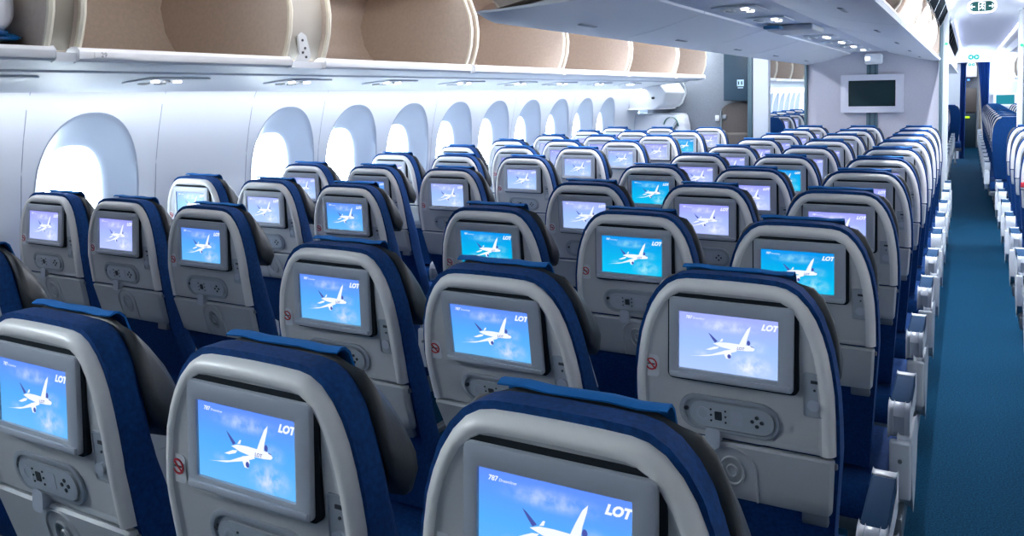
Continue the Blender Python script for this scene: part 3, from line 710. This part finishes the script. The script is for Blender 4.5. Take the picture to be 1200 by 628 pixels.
def headrest_bm():
    bm = new(); rings = []
    for x in (-0.197, -0.1955, -0.190, -0.180, -0.166, -0.148, -0.125, -0.09, -0.05, 0, 0.05, 0.09, 0.125, 0.148, 0.166, 0.180, 0.190, 0.1955, 0.197):
        ax = abs(x); u = ax / 0.197; e = max(0, (u - 0.55) / 0.45); sh = 0.55 if u > 0.995 else (0.85 if u > 0.985 else 1.0)
        zt = 0.130 - 0.013 * max(0, (ax - 0.09) / 0.035) if ax < 0.125 else 0.117 - 0.105 * ((ax - 0.125) / 0.072) ** 2.6
        A = [(0.078, zt - 0.006), (0.086, zt), (0.098, zt - 0.010 - 0.006 * e), (0.108 + 0.020 * e, zt - 0.035), (0.114 + 0.032 * e, min(0.040, zt - 0.05)), (0.114 + 0.041 * e, min(-0.005, zt - 0.06)), (0.112 + 0.044 * e, -0.050), (0.104 + 0.036 * e, -0.070 - 0.008 * e), (0.092 + 0.034 * e, -0.072 - 0.006 * e), (0.082 + 0.016 * e, -0.050), (0.076 + 0.002 * e, min(0.0, zt - 0.05)), (0.074, min(0.06, zt - 0.02))]
        cy = sum(a[0] for a in A) / 12; cz = sum(a[1] for a in A) / 12
        rings.append([(x, cy + (a[0] - cy) * sh, SZ + cz + (a[1] - cz) * sh) for a in A])
    loft(bm, rings); return bm
def aircraft_bm():
    """airliner seen from the front left, flat picture on the display, plus the lettering"""
    bm = new(); y = 0.0
    U = lambda u, v: ((u - 0.5) * 0.193, (0.5 - v) * 0.113)
    def P(pts, mi=0, dy=0): flat(bm, [U(u, v) for u, v in pts], y - dy, mi)
    P([(0.10, 0.775), (0.30, 0.740), (0.50, 0.655), (0.60, 0.59), (0.58, 0.55), (0.48, 0.60), (0.34, 0.70), (0.20, 0.752)])     # near wing
    P([(0.62, 0.47), (0.655, 0.34), (0.70, 0.19), (0.735, 0.13), (0.728, 0.20), (0.70, 0.36), (0.69, 0.46)])                      # far wing
    P([(0.355, 0.505), (0.42, 0.468), (0.52, 0.458), (0.64, 0.462), (0.72, 0.462), (0.76, 0.485), (0.78, 0.52), (0.76, 0.55), (0.69, 0.565), (0.55, 0.572), (0.44, 0.55)])   # body
    P([(0.28, 0.625), (0.37, 0.555), (0.42, 0.545), (0.40, 0.585), (0.33, 0.625)])                                                  # tailplane
    P([(0.42, 0.46), (0.445, 0.40), (0.46, 0.40), (0.45, 0.45)])
    P([(0.47, 0.60), (0.53, 0.60), (0.545, 0.66), (0.53, 0.74), (0.49, 0.74), (0.47, 0.67)])                                      # near engine
    P([(0.305, 0.32), (0.335, 0.35), (0.405, 0.455), (0.375, 0.485), (0.345, 0.42)], 1, 0.0002)                                    # fin
    P([(0.715 + 0.018 * math.cos(a), 0.42 + 0.045 * math.sin(a)) for a in [2 * PI * k / 12 for k in range(12)]], 1, 0.0002)
    P([(0.522 + 0.019 * math.cos(a), 0.695 + 0.04 * math.sin(a)) for a in [2 * PI * k / 12 for k in range(12)]], 1, 0.0002)
    P([(0.735, 0.468), (0.765, 0.478), (0.77, 0.492), (0.738, 0.482)], 1, 0.0002)
    text_polys(bm, 'LOT', 0.0075, U(0.635, 0.5)[0], U(0, 0.535)[1], y - 0.0003, 1, 0.2, 0.02)
    text_polys(bm, 'LOT', 0.0155, U(0.915, 0.5)[0], U(0, 0.125)[1], y - 0.0003, 0, 0.35, 0.055)
    text_polys(bm, '787', 0.0085, U(0.10, 0.5)[0], U(0, 0.085)[1], y - 0.0003, 0, 0.2, 0.02)
    text_polys(bm, 'Dreamliner', 0.0052, U(0.205, 0.5)[0], U(0, 0.09)[1], y - 0.0003, 0, 0.2, 0.0)
    return bm
def conform(bm, dz0):
    """lay a flat fitting onto the leaning shell face"""
    for v in bm.verts: v.co.y += ysh(v.co.z - SZ) - ysh(dz0)
    return bm
BACK = set()
def seat_proto():
    t = thing('airline_seat', 'x', 'airline seat')
    def part(name, bm, m, parent=t, back=True, **k):
        o = obj(name, bm, m, parent, **k)
        if back and parent is t: BACK.add(name)
        return o
    part('back_shell', shell_bm(), [SHELL, FACE_SHADE], angle=50)
    # display surround
    bm = new(); prism(bm, rrect(0.006, SZ + 0.005, 0.256, 0.175, 0.012), 0.006, 0.030, 'y'); gap = part('monitor_recess_shade', bm, GAP_SHADE)
    bm = new()
    O = rrect(0.004, SZ + 0.003, 0.243, 0.163, 0.008, 4); I = rrect(0.0, SZ, 0.1945, 0.1145, 0.001, 4)
    ring(bm, O, I, -0.003, 0.020); bevel_all(bm, 0.0025, 2, 50)
    box(bm, (0.004, -0.0045, SZ - 0.0705), (0.236, 0.006, 0.011), 0.002)
    mon = part('monitor', bm, BEZEL)
    bm = new(); prism(bm, [(-0.0965, -0.0565), (0.0965, -0.0565), (0.0965, 0.0565), (-0.0965, 0.0565)], -0.001, 0.001, 'y')
    scr = part('screen', bm, SCR['blue'], mon, smooth=False); scr.location = (0, 0.0015, SZ)
    pic = part('screen_picture', aircraft_bm(), [PICW, PICD], mon, smooth=False); pic.location = (0, 0.0000, SZ)
    # placard, handset, sockets, tray
    yp = ysh(-0.065)
    bm = new(); prism(bm, rrect(-0.160, SZ - 0.066, 0.031, 0.044, 0.007), yp + 0.004, yp + 0.012, 'y'); bevel_all(bm, 0.0012, 1, 50)
    pl = part('no_smoking_placard', conform(bm, -.065), PLAC)
    bm = new(); f0 = yp + 0.0025; c = (-0.160, SZ - 0.063)
    ring(bm, circ(*c, 0.0128, 24), circ(*c, 0.0098, 24), f0, f0 + 0.001)
    q = 0.0021; d = 0.0085; prism(bm, [(c[0] - d - q, c[1] + d), (c[0] - d, c[1] + d + q), (c[0] + d + q, c[1] - d), (c[0] + d, c[1] - d - q)], f0, f0 + 0.001, 'y')
    prism(bm, [(c[0] - 0.008, c[1] - 0.001), (c[0] + 0.008, c[1] - 0.001), (c[0] + 0.008, c[1] + 0.0016), (c[0] - 0.008, c[1] + 0.0016)], f0 + 0.0003, f0 + 0.001, 'y', 1)
    part('no_smoking_symbol', conform(bm, -.065), [RED, DARKP], pl, smooth=False)
    hz = SZ - 0.150; yh = ysh(-0.150)
    bm = new(); ring(bm, rrect(-0.003, hz, 0.200, 0.076, 0.037, 8), rrect(-0.003, hz - 0.001, 0.180, 0.058, 0.0285, 8), yh + 0.000, yh + 0.014)
    prism(bm, rrect(-0.003, hz, 0.190, 0.066, 0.032, 8), yh + 0.005, yh + 0.014, 'y'); bevel_all(bm, 0.002, 2, 60)
    hc = part('handset_cradle', conform(bm, -.15), CRAD)
    bm = new(); prism(bm, rrect(0.004, hz, 0.158, 0.045, 0.0222, 8), yh - 0.004, yh + 0.010, 'y'); bevel_all(bm, 0.004, 3, 60); hs = part('handset', conform(bm, -.15), HSET)
    bm = new(); prism(bm, circ(-0.088, hz + 0.004, 0.0045, 12), yh + 0.0, yh + 0.006, 'y'); part('cable_port', conform(bm, -.15), DARKP, hc)
    bm = new(); yy = yh - 0.0052
    ring(bm, circ(-0.052, hz, 0.0145, 20), circ(-0.052, hz, 0.010, 20), yy, yy + 0.002)
    prism(bm, rrect(-0.021, hz, 0.014, 0.018, 0.002), yy, yy + 0.002, 'y', 1)
    prism(bm, rrect(0.016, hz, 0.024, 0.030, 0.003), yy + 0.0004, yy + 0.002, 'y')
    for a, b in ((0.046, 0.0), (0.064, 0.0), (0.055, 0.009), (0.055, -0.009)): prism(bm, circ(a, hz + b, 0.0038, 10), yy, yy + 0.002, 'y', 1)
    for b in (-0.012, 0, 0.012):
        prism(bm, circ(-0.0065, hz + b, 0.0022, 8), yy, yy + 0.002, 'y', 1); prism(bm, circ(-0.0355, hz + b, 0.0022, 8), yy, yy + 0.002, 'y', 1)
    part('buttons', conform(bm, -.15), [KNOB, DARKP], hs, smooth=False)
    uz = SZ - 0.079; yu = ysh(-0.079)
    bm = new(); ring(bm, rrect(0.161, uz, 0.040, 0.086, 0.005, 4), rrect(0.161, uz, 0.036, 0.082, 0.004, 4), yu + 0.0015, yu + 0.012)
    prism(bm, rrect(0.161, uz, 0.037, 0.083, 0.004), yu + 0.0035, yu + 0.012, 'y'); sp = part('socket_panel', conform(bm, -.079), CRAD)
    bm = new(); prism(bm, rrect(0.162, uz + 0.026, 0.014, 0.006, 0.001), yu + 0.0025, yu + 0.008, 'y'); prism(bm, circ(0.162, uz + 0.010, 0.0025, 8), yu + 0.0025, yu + 0.008, 'y'); part('usb_port', conform(bm, -.079), DARKP, sp, smooth=False)
    bm = new(); prism(bm, circ(0.161, uz - 0.018, 0.0095, 16), yu - 0.003, yu + 0.008, 'y'); bevel_all(bm, 0.002, 2, 50); part('knob', conform(bm, -.079), KNOB, sp)
    bm = new(); prism(bm, rrect(0.115, SZ - 0.190, 0.115, 0.012, 0.003), ysh(-.19) + 0.0055, ysh(-.19) + 0.012, 'y'); part('label_holder', bm, TRAYM)
    bm = new(); prism(bm, rrect(-0.033, SZ - 0.198, 0.024, 0.034, 0.006), ysh(-.2) - 0.010, ysh(-.2) + 0.012, 'y'); bevel_all(bm, 0.003, 2, 50); part('tray_latch', bm, KNOB)
    # stowed tray table
    bm = new(); R = []
    zs = [-0.208, -0.212, -0.24, -0.27, -0.30, -0.325, -0.335]
    for i, dz in enumerate(zs):
        w = 0.197 - 0.012 * (i / 6) - (0.003 if i in (0, 6) else 0); dd = 0.006 if i in (0, 6) else 0.0
        R.append([(x, ysh(dz) + dy + dd, SZ + dz) for x, dy in ((-w, 0.04), (-w, 0.008), (-w + 0.006, 0.0), (-0.09, -0.001), (0, -0.001), (0.09, -0.001), (w - 0.006, 0.0), (w, 0.008), (w, 0.04))])
    loft(bm, R, closed=False); loft(bm, [R[0], [(p[0], p[1] + 0.03, p[2]) for p in R[0]]], closed=False); loft(bm, [R[-1], [(p[0], p[1] + 0.03, p[2]) for p in R[-1]]], closed=False)
    tr = part('tray_table', bm, TRAYM, angle=45)
    # arch moulding with round cup dish
    bm = new(); cz, cx = SZ - 0.262, 0.0
    arch = [(0.050, -0.07)] + [(0.050 * math.cos(a), 0.0 + 0.05 * math.sin(a)) for a in [PI * k / 14 for k in range(15)]] + [(-0.050, -0.07)]
    tilt = lambda x, z, d: (cx + x, ysh(cz + z - SZ) + d, cz + z)
    loft(bm, [[tilt(x * 1.0, z, 0.0), tilt(x * 0.96, z * (0.96 if z > 0 else 1), -0.0045), tilt(x * 0.92, z * (0.92 if z > 0 else 1), -0.0045), tilt(x * 0.88, z * (0.88 if z > 0 else 1), 0.0)] for x, z in arch], closed=False)
    rr = [(0.031, 0.0), (0.029, -0.004), (0.025, -0.004), (0.023, 0.0), (0.015, 0.0), (0.013, -0.003), (0.010, -0.003), (0.008, 0.0)]
    loft(bm, [[tilt(r * 0.85 * math.cos(a), -0.008 + r * 1.15 * math.sin(a), d - 0.001) for r, d in rr] for a in [2 * PI * k / 20 for k in range(21)]], closed=False)
    part('cup_dish', bm, TRAYM, tr, angle=60)
    bm = new(); box(bm, (0.196, ysh(-.22) + 0.022, SZ - 0.222), (0.008, 0.02, 0.012), 0.002); part('tray_hinge', bm, STEEL)
    bm = new(); box(bm, (0.155, ysh(-0.345) + 0.02, SZ - 0.342), (0.05, 0.03, 0.034), 0.004); part('tray_bracket', bm, STEEL)
    # cushions
    bm = new(); pad_slab(bm, 0.0065, lambda dz: ysh(dz) + 0.018, lambda dz: ysh(dz) + 0.078 + (0.15 * min(0.2, (-0.06 - dz)) if dz < -0.06 else 0), -0.62, 0.018, 0.004)
    part('back_cushion', bm, BLUE, angle=60)
    part('headrest', headrest_bm(), LEATH, angle=70)
    bm = new(); R = []
    for x in (-0.112, -0.075, -0.04, 0, 0.04, 0.075, 0.112):
        k = 0.0015 * math.sin(x * 60)
        R.append([(x, 0.070, SZ + 0.136 + k), (x, 0.080, SZ + 0.1405 + k), (x, 0.090, SZ + 0.1395 + k), (x, 0.101, SZ + 0.130 + k), (x * 1.02, 0.115, SZ + 0.090), (x * 1.02, 0.121, SZ + 0.045), (x * 1.02, 0.121, SZ + 0.0), (x * 1.02, 0.1185, SZ + 0.0), (x, 0.118, SZ + 0.045), (x, 0.112, SZ + 0.088), (x, 0.099, SZ + 0.126 + k), (x, 0.089, SZ + 0.136 + k), (x, 0.081, SZ + 0.137 + k), (x, 0.071, SZ + 0.1335 + k)])
    loft(bm, R); part('headrest_cloth', bm, CLOTH, angle=60)
    bm = new(); rings = []
    for yv, hh, w in ((0.14, 0.03, 0.205), (0.155, 0.055, 0.218), (0.25, 0.062, 0.222), (0.45, 0.065, 0.222), (0.57, 0.062, 0.220), (0.612, 0.045, 0.214), (0.622, 0.02, 0.205)):
        zc = 0.40 + 0.03 * (yv - 0.14)
        rings.append([(sx * w * a, yv, zc + sz * hh * b) for sx, sz, a, b in ((1, 1, 0.93, 1), (1, 1, 1, 0.7), (1, -1, 1, 0.7), (1, -1, 0.93, 1), (-1, -1, 0.93, 1), (-1, -1, 1, 0.7), (-1, 1, 1, 0.7), (-1, 1, 0.93, 1))])
    loft(bm, rings); part('seat_cushion', bm, BLUE, back=False, angle=50)
    bm = new(); box(bm, (0, 0.38, 0.325), (0.44, 0.42, 0.03), 0.008); box(bm, (0, 0.22, 0.30), (0.46, 0.04, 0.04), 0.01); box(bm, (0, 0.50, 0.30), (0.46, 0.04, 0.04), 0.01); part('seat_frame', bm, STEEL, back=False)
    for x in (-0.12, 0.12):
        bm = new()
        for (y0, z0), (y1, z1) in (((0.21, 0.02), (0.26, 0.29)), ((0.55, 0.02), (0.46, 0.29)), ((0.18, 0.015), (0.60, 0.015))):
            loft(bm, [[(x + dx, y + dy, z) for dx, dy in ((-.014, -.014), (.014, -.014), (.014, .014), (-.014, .014))] if z0 != z1 else [(x + dx, y, z + dy) for dx, dy in ((-.02, -.014), (.02, -.014), (.02, .014), (-.02, .014))] for y, z in ((y0, z0), (y1, z1))])
        bevel_all(bm, 0.004, 1); part('leg', bm, STEEL, back=False)
    return t
def armrest(t, x, end):
    """armrest on one side; end = -1/+1 adds the outboard table housing on the aisle side"""
    dx = 0.012 * (1 if end > 0 else (-1 if end < 0 else 0))
    bm = new(); prism(bm, [(0.255, 0.640), (0.255, 0.672), (0.265, 0.676), (0.512, 0.676), (0.522, 0.672), (0.522, 0.640)], x - 0.026, x + 0.026, 'x'); bevel_all(bm, 0.006, 2, 40)
    a = obj('armrest_pad', bm, ARMB, t)
    bm = new(); prism(bm, [(0.520, 0.678), (0.552, 0.676), (0.570, 0.664), (0.574, 0.61), (0.56, 0.585), (0.52, 0.585), (0.29, 0.605), (0.29, 0.642), (0.520, 0.642)], x - 0.0275, x + 0.0275, 'x'); bevel_all(bm, 0.005, 2, 40)
    obj('armrest_tip', bm, ARMW, t)
    bm = new(); prism(bm, [(0.200, 0.640), (0.212, 0.672), (0.230, 0.680), (0.257, 0.680), (0.262, 0.600), (0.24, 0.585), (0.205, 0.590)], x - 0.029, x + 0.029, 'x'); bevel_all(bm, 0.007, 2, 40)
    j = obj('armrest_joint', bm, ARMW, t)
    bm = new(); prism(bm, [(0.196, 0.655), (0.208, 0.672), (0.230, 0.6815), (0.250, 0.6815), (0.250, 0.60), (0.199, 0.60)], x - 0.015, x + 0.015, 'x'); bevel_all(bm, 0.003, 2, 40); obj('pivot_cover', bm, KNOB, j)
    if end:
        bm = new()
        prism(bm, [(0.185, 0.60), (0.31, 0.60), (0.45, 0.57), (0.50, 0.52), (0.46, 0.44), (0.36, 0.36), (0.30, 0.345), (0.27, 0.38), (0.20, 0.50)], x - 0.014 + dx, x + 0.024 + dx, 'x'); bevel_all(bm, 0.010, 3, 40)
        e = obj('side_table_housing', bm, ARMW, t)
        bm = new(); box(bm, (x + dx * 0.5, 0.185, 0.505), (0.058, 0.03, 0.17), 0.008, 3); obj('end_plate', bm, ARMW, e)
        bm = new(); prism(bm, circ(x + dx * .5, 0.535, 0.006, 12), 0.165, 0.172, 'y'); obj('screw', bm, STEEL, e)
        bm = new(); box(bm, (x, 0.30, 0.33), (0.03, 0.26, 0.07), 0.01); obj('bracket', bm, STEEL, e)
    return
proto = seat_proto()
kids = [(c, list(c.children)) for c in proto.children]
armsets = {}
def arm_proto(kind):
    """hidden template holder returning the list of meshes for an armrest arrangement"""
    if kind in armsets: return armsets[kind]
    h = bpy.data.objects.new('tmp', None); COL.objects.link(h)
    X = 0.2457
    if kind[0] == 'L': armrest(h, -X, {'o': 0, 'e': -1}[kind[1]])
    if kind[2:] in ('Ro', 'Re'): armrest(h, X, {'o': 0, 'e': 1}[kind[3]])
    armsets[kind] = (h, [(c, list(c.children)) for c in h.children]); return armsets[kind]
PIV = Vector((0, 0.06, 0.604))
ORD = ['first', 'second', 'third', 'fourth', 'fifth', 'sixth', 'seventh', 'eighth', 'ninth', 'tenth', 'eleventh', 'twelfth', 'thirteenth']
SKIP_FAR = {'buttons', 'no_smoking_symbol', 'usb_port', 'cable_port', 'cup_dish', 'tray_hinge', 'tray_latch', 'label_holder', 'screw', 'bracket', 'pivot_cover', 'handset_cradle', 'handset'}
used_arm = set()
def put_seat(x, y, a, arms, scr, label, group, far=False, plain=False, first=[True], skip=()):
    r = proto.copy(); COL.objects.link(r); r.location = (x, y, 0); r['label'] = label; r['group'] = group
    Rm = Matrix.Translation(PIV) @ Matrix.Rotation(a, 4, 'X') @ Matrix.Translation(-PIV)
    h, al = arm_proto(arms)
    for c, subs in kids + al:
        nm = c.name.split('.')[0]
        if nm in skip or (far and nm in SKIP_FAR): continue
        if plain and nm in ('back_shell', 'monitor_recess_shade', 'monitor', 'no_smoking_placard', 'handset_cradle', 'handset', 'socket_panel', 'tray_table', 'tray_latch', 'label_holder', 'tray_hinge', 'tray_bracket'): continue
        d = c.copy(); COL.objects.link(d); d.parent = r
        if nm in BACK: d.matrix_local = Rm @ c.matrix_local
        for s in subs:
            sn = s.name.split('.')[0]
            if far and sn in SKIP_FAR: continue
            e = s.copy(); COL.objects.link(e); e.parent = d; e.location = s.location
            if sn == 'screen' and scr != 'blue':
                e.material_slots[0].link = 'OBJECT'; e.material_slots[0].material = SCR[scr]
    if plain:
        bm = new(); pad_slab(bm, 0.010, lambda dz: ysh(dz) + 0.0, lambda dz: ysh(dz) + 0.03, -0.60, 0.01)
        obj('back_cover', bm, BLUE, r, angle=60)
    return r
P_ = 0.787; S_ = 0.4913
# ---- centre block: eleven rows of three
tiltC = {(0, 0): -.014, (1, 0): -.018, (2, 0): -.045, (0, 1): .027, (1, 1): .141, (2, 1): -.034, (0, 2): .088, (1, 2): -.005, (2, 2): .031, (0, 3): .069, (1, 3): -.013, (2, 3): .023, (0, 4): .014, (1, 4): .04, (2, 4): 0.0}
scrC = {(0, 0): 'blue', (1, 0): 'blue', (2, 0): 'blue', (0, 1): 'blue', (1, 1): 'blue', (2, 1): 'pale', (0, 2): 'cyan', (1, 2): 'cyan', (2, 2): 'cyan', (0, 3): 'pale', (1, 3): 'lilac', (2, 3): 'lilac', (0, 4): 'cyan', (1, 4): 'lilac', (2, 4): 'lilac', (1, 5): 'cyan', (1, 6): 'lilac'}
word = {'blue': 'deep blue sky screen', 'cyan': 'vivid cyan screen', 'pale': 'pale blue screen', 'lilac': 'washed out lilac screen'}
rnd = random.Random(3)
for r in range(11):
    for c in range(3):
        x = (c - 1) * S_; scr = scrC.get((c, r), 'lilac')
        a = tiltC.get((c, r), rnd.uniform(-.02, .03))
        arms = ('Le' if c == 0 else 'Lo') + ('Re' if c == 2 else '')
        rowname = 'nearest row' if r == 0 else ('last row before the bulkhead' if r == 10 else '%s row from the front of the picture' % ORD[r])
        rowname = 'nearest row' if r == 0 else ('last row' if r == 10 else '%s row' % ORD[r])
        label = 'centre seat, %s, %s, %s' % (rowname, ['left of three', 'middle of three', 'by the right aisle'][c], word[scr])
        dy = {(1, 0): .019, (0, 0): .008, (0, 1): -.01}.get((c, r), 0)
        put_seat(x, r * P_ + dy, a, arms, scr, label, 'seats of the centre block', far=(r >= 6))
# ---- window block: rows beside the left aisle
tiltL = {(0, 1): -.073, (1, 1): -.041, (2, 1): -.015, (0, 2): .009, (1, 2): .023, (2, 2): .054, (0, 3): .048, (1, 3): .059, (2, 3): .046, (2, 4): .017, (2, 5): -.016, (2, 6): -.024, (2, 7): -.064, (2, 8): -.04, (2, 9): -.10, (1, 8): 0.02}
scrL = {(0, 1): 'lilac', (1, 1): 'lilac', (2, 1): 'blue', (0, 2): 'blue', (1, 2): 'pale', (2, 2): 'blue', (0, 3): 'pale', (1, 3): 'blue', (2, 3): 'pale', (2, 4): 'pale', (2, 5): 'pale', (2, 6): 'pale', (2, 8): 'cyan', (0, 9): 'lilac', (1, 9): 'cyan'}
for r in range(0, 10):
    for c in range(3):
        if r == 0 and c < 2: continue
        x = -1.418 + (c - 2) * S_; scr = scrL.get((c, r), 'lilac')
        a = tiltL.get((c, r), rnd.uniform(-.02, .03))
        arms = 'Lo' + ('Re' if c == 2 else '')
        if r == 0: label = 'navy seat side with grey headrest wing, cut by the left picture edge'
        else: label = 'seat in the window block, %s, %s, %s' % ('nearest row' if r == 1 else ('last row' if r == 9 else ORD[r - 1] + ' row'), ['against the windows', 'middle of three', 'beside the left aisle'][c], word[scr])
        put_seat(x, 0.36 + r * P_ + {(0, 1): .018, (1, 1): .011}.get((c, r), 0), a, arms, scr, label, 'seats of the window block', far=(r >= 6))
# ---- right block: the column along the aisle
for i in range(8):
    y = 8.07 - 0.787 * i
    s_ = put_seat(1.418, y, 0.0, 'Le', 'lilac', 'white edged seat right of the aisle, %s counted from the pale post' % (ORD[i]), 'seats right of the aisle', far=(i < 4), skip=('screen_picture',))
    if i == 3:
        bm = new(); box(bm, (-0.175, ysh(-.18) - 0.006, SZ - 0.17), (0.05, 0.012, 0.035), 0.004); obj('red_tag', bm, RED, s_)
# ---- section beyond the doorway
for i in range(12):
    y = 10.45 + 0.787 * i
    for c in range(2):
        lab = 'navy backed seat nearest the doorway, in the far section right of the aisle' if (i == 0 and c == 0) else 'white edged seat in the far right section beyond the doorway'
        put_seat(1.36 + c * 0.48, y, 0.0, 'Le' if c == 0 else 'Lo', 'lilac', lab, 'far right seats beyond the doorway' if not (i == 0 and c == 0) else 'far section end seats', far=True, plain=(i == 0))
for i in range(10):
    put_seat(0.40, 10.3 + 0.787 * i, 0.0, 'LoRe', 'lilac', 'seat edge of the far centre block, seen along the aisle past the bulkhead', 'far centre seats beyond the bulkhead', far=True, plain=(i == 0))
put_seat(0.56, 18.2, 0.0, 'Lo', 'lilac', 'bright blue seat jutting into the far aisle, left of the curtains', 'far aisle seat', far=True, plain=True)
for i in range(7):
    for c in range(2):
        put_seat(-1.418 - c * S_, 10.45 + 0.787 * i, 0.0, 'Lo' if c else 'LoRe', 'lilac', 'navy backed seat seen in the gap left of the bulkhead' if (i == 0 and c == 0) else 'seat of the far window block, seen in the gap left of the bulkhead', 'far window seats beyond the galley', far=True, plain=(i == 0))
# remove the templates
def wipe(o):
    for c in list(o.children): wipe(c)
    bpy.data.objects.remove(o)
wipe(proto)
for h, _ in armsets.values(): wipe(h)
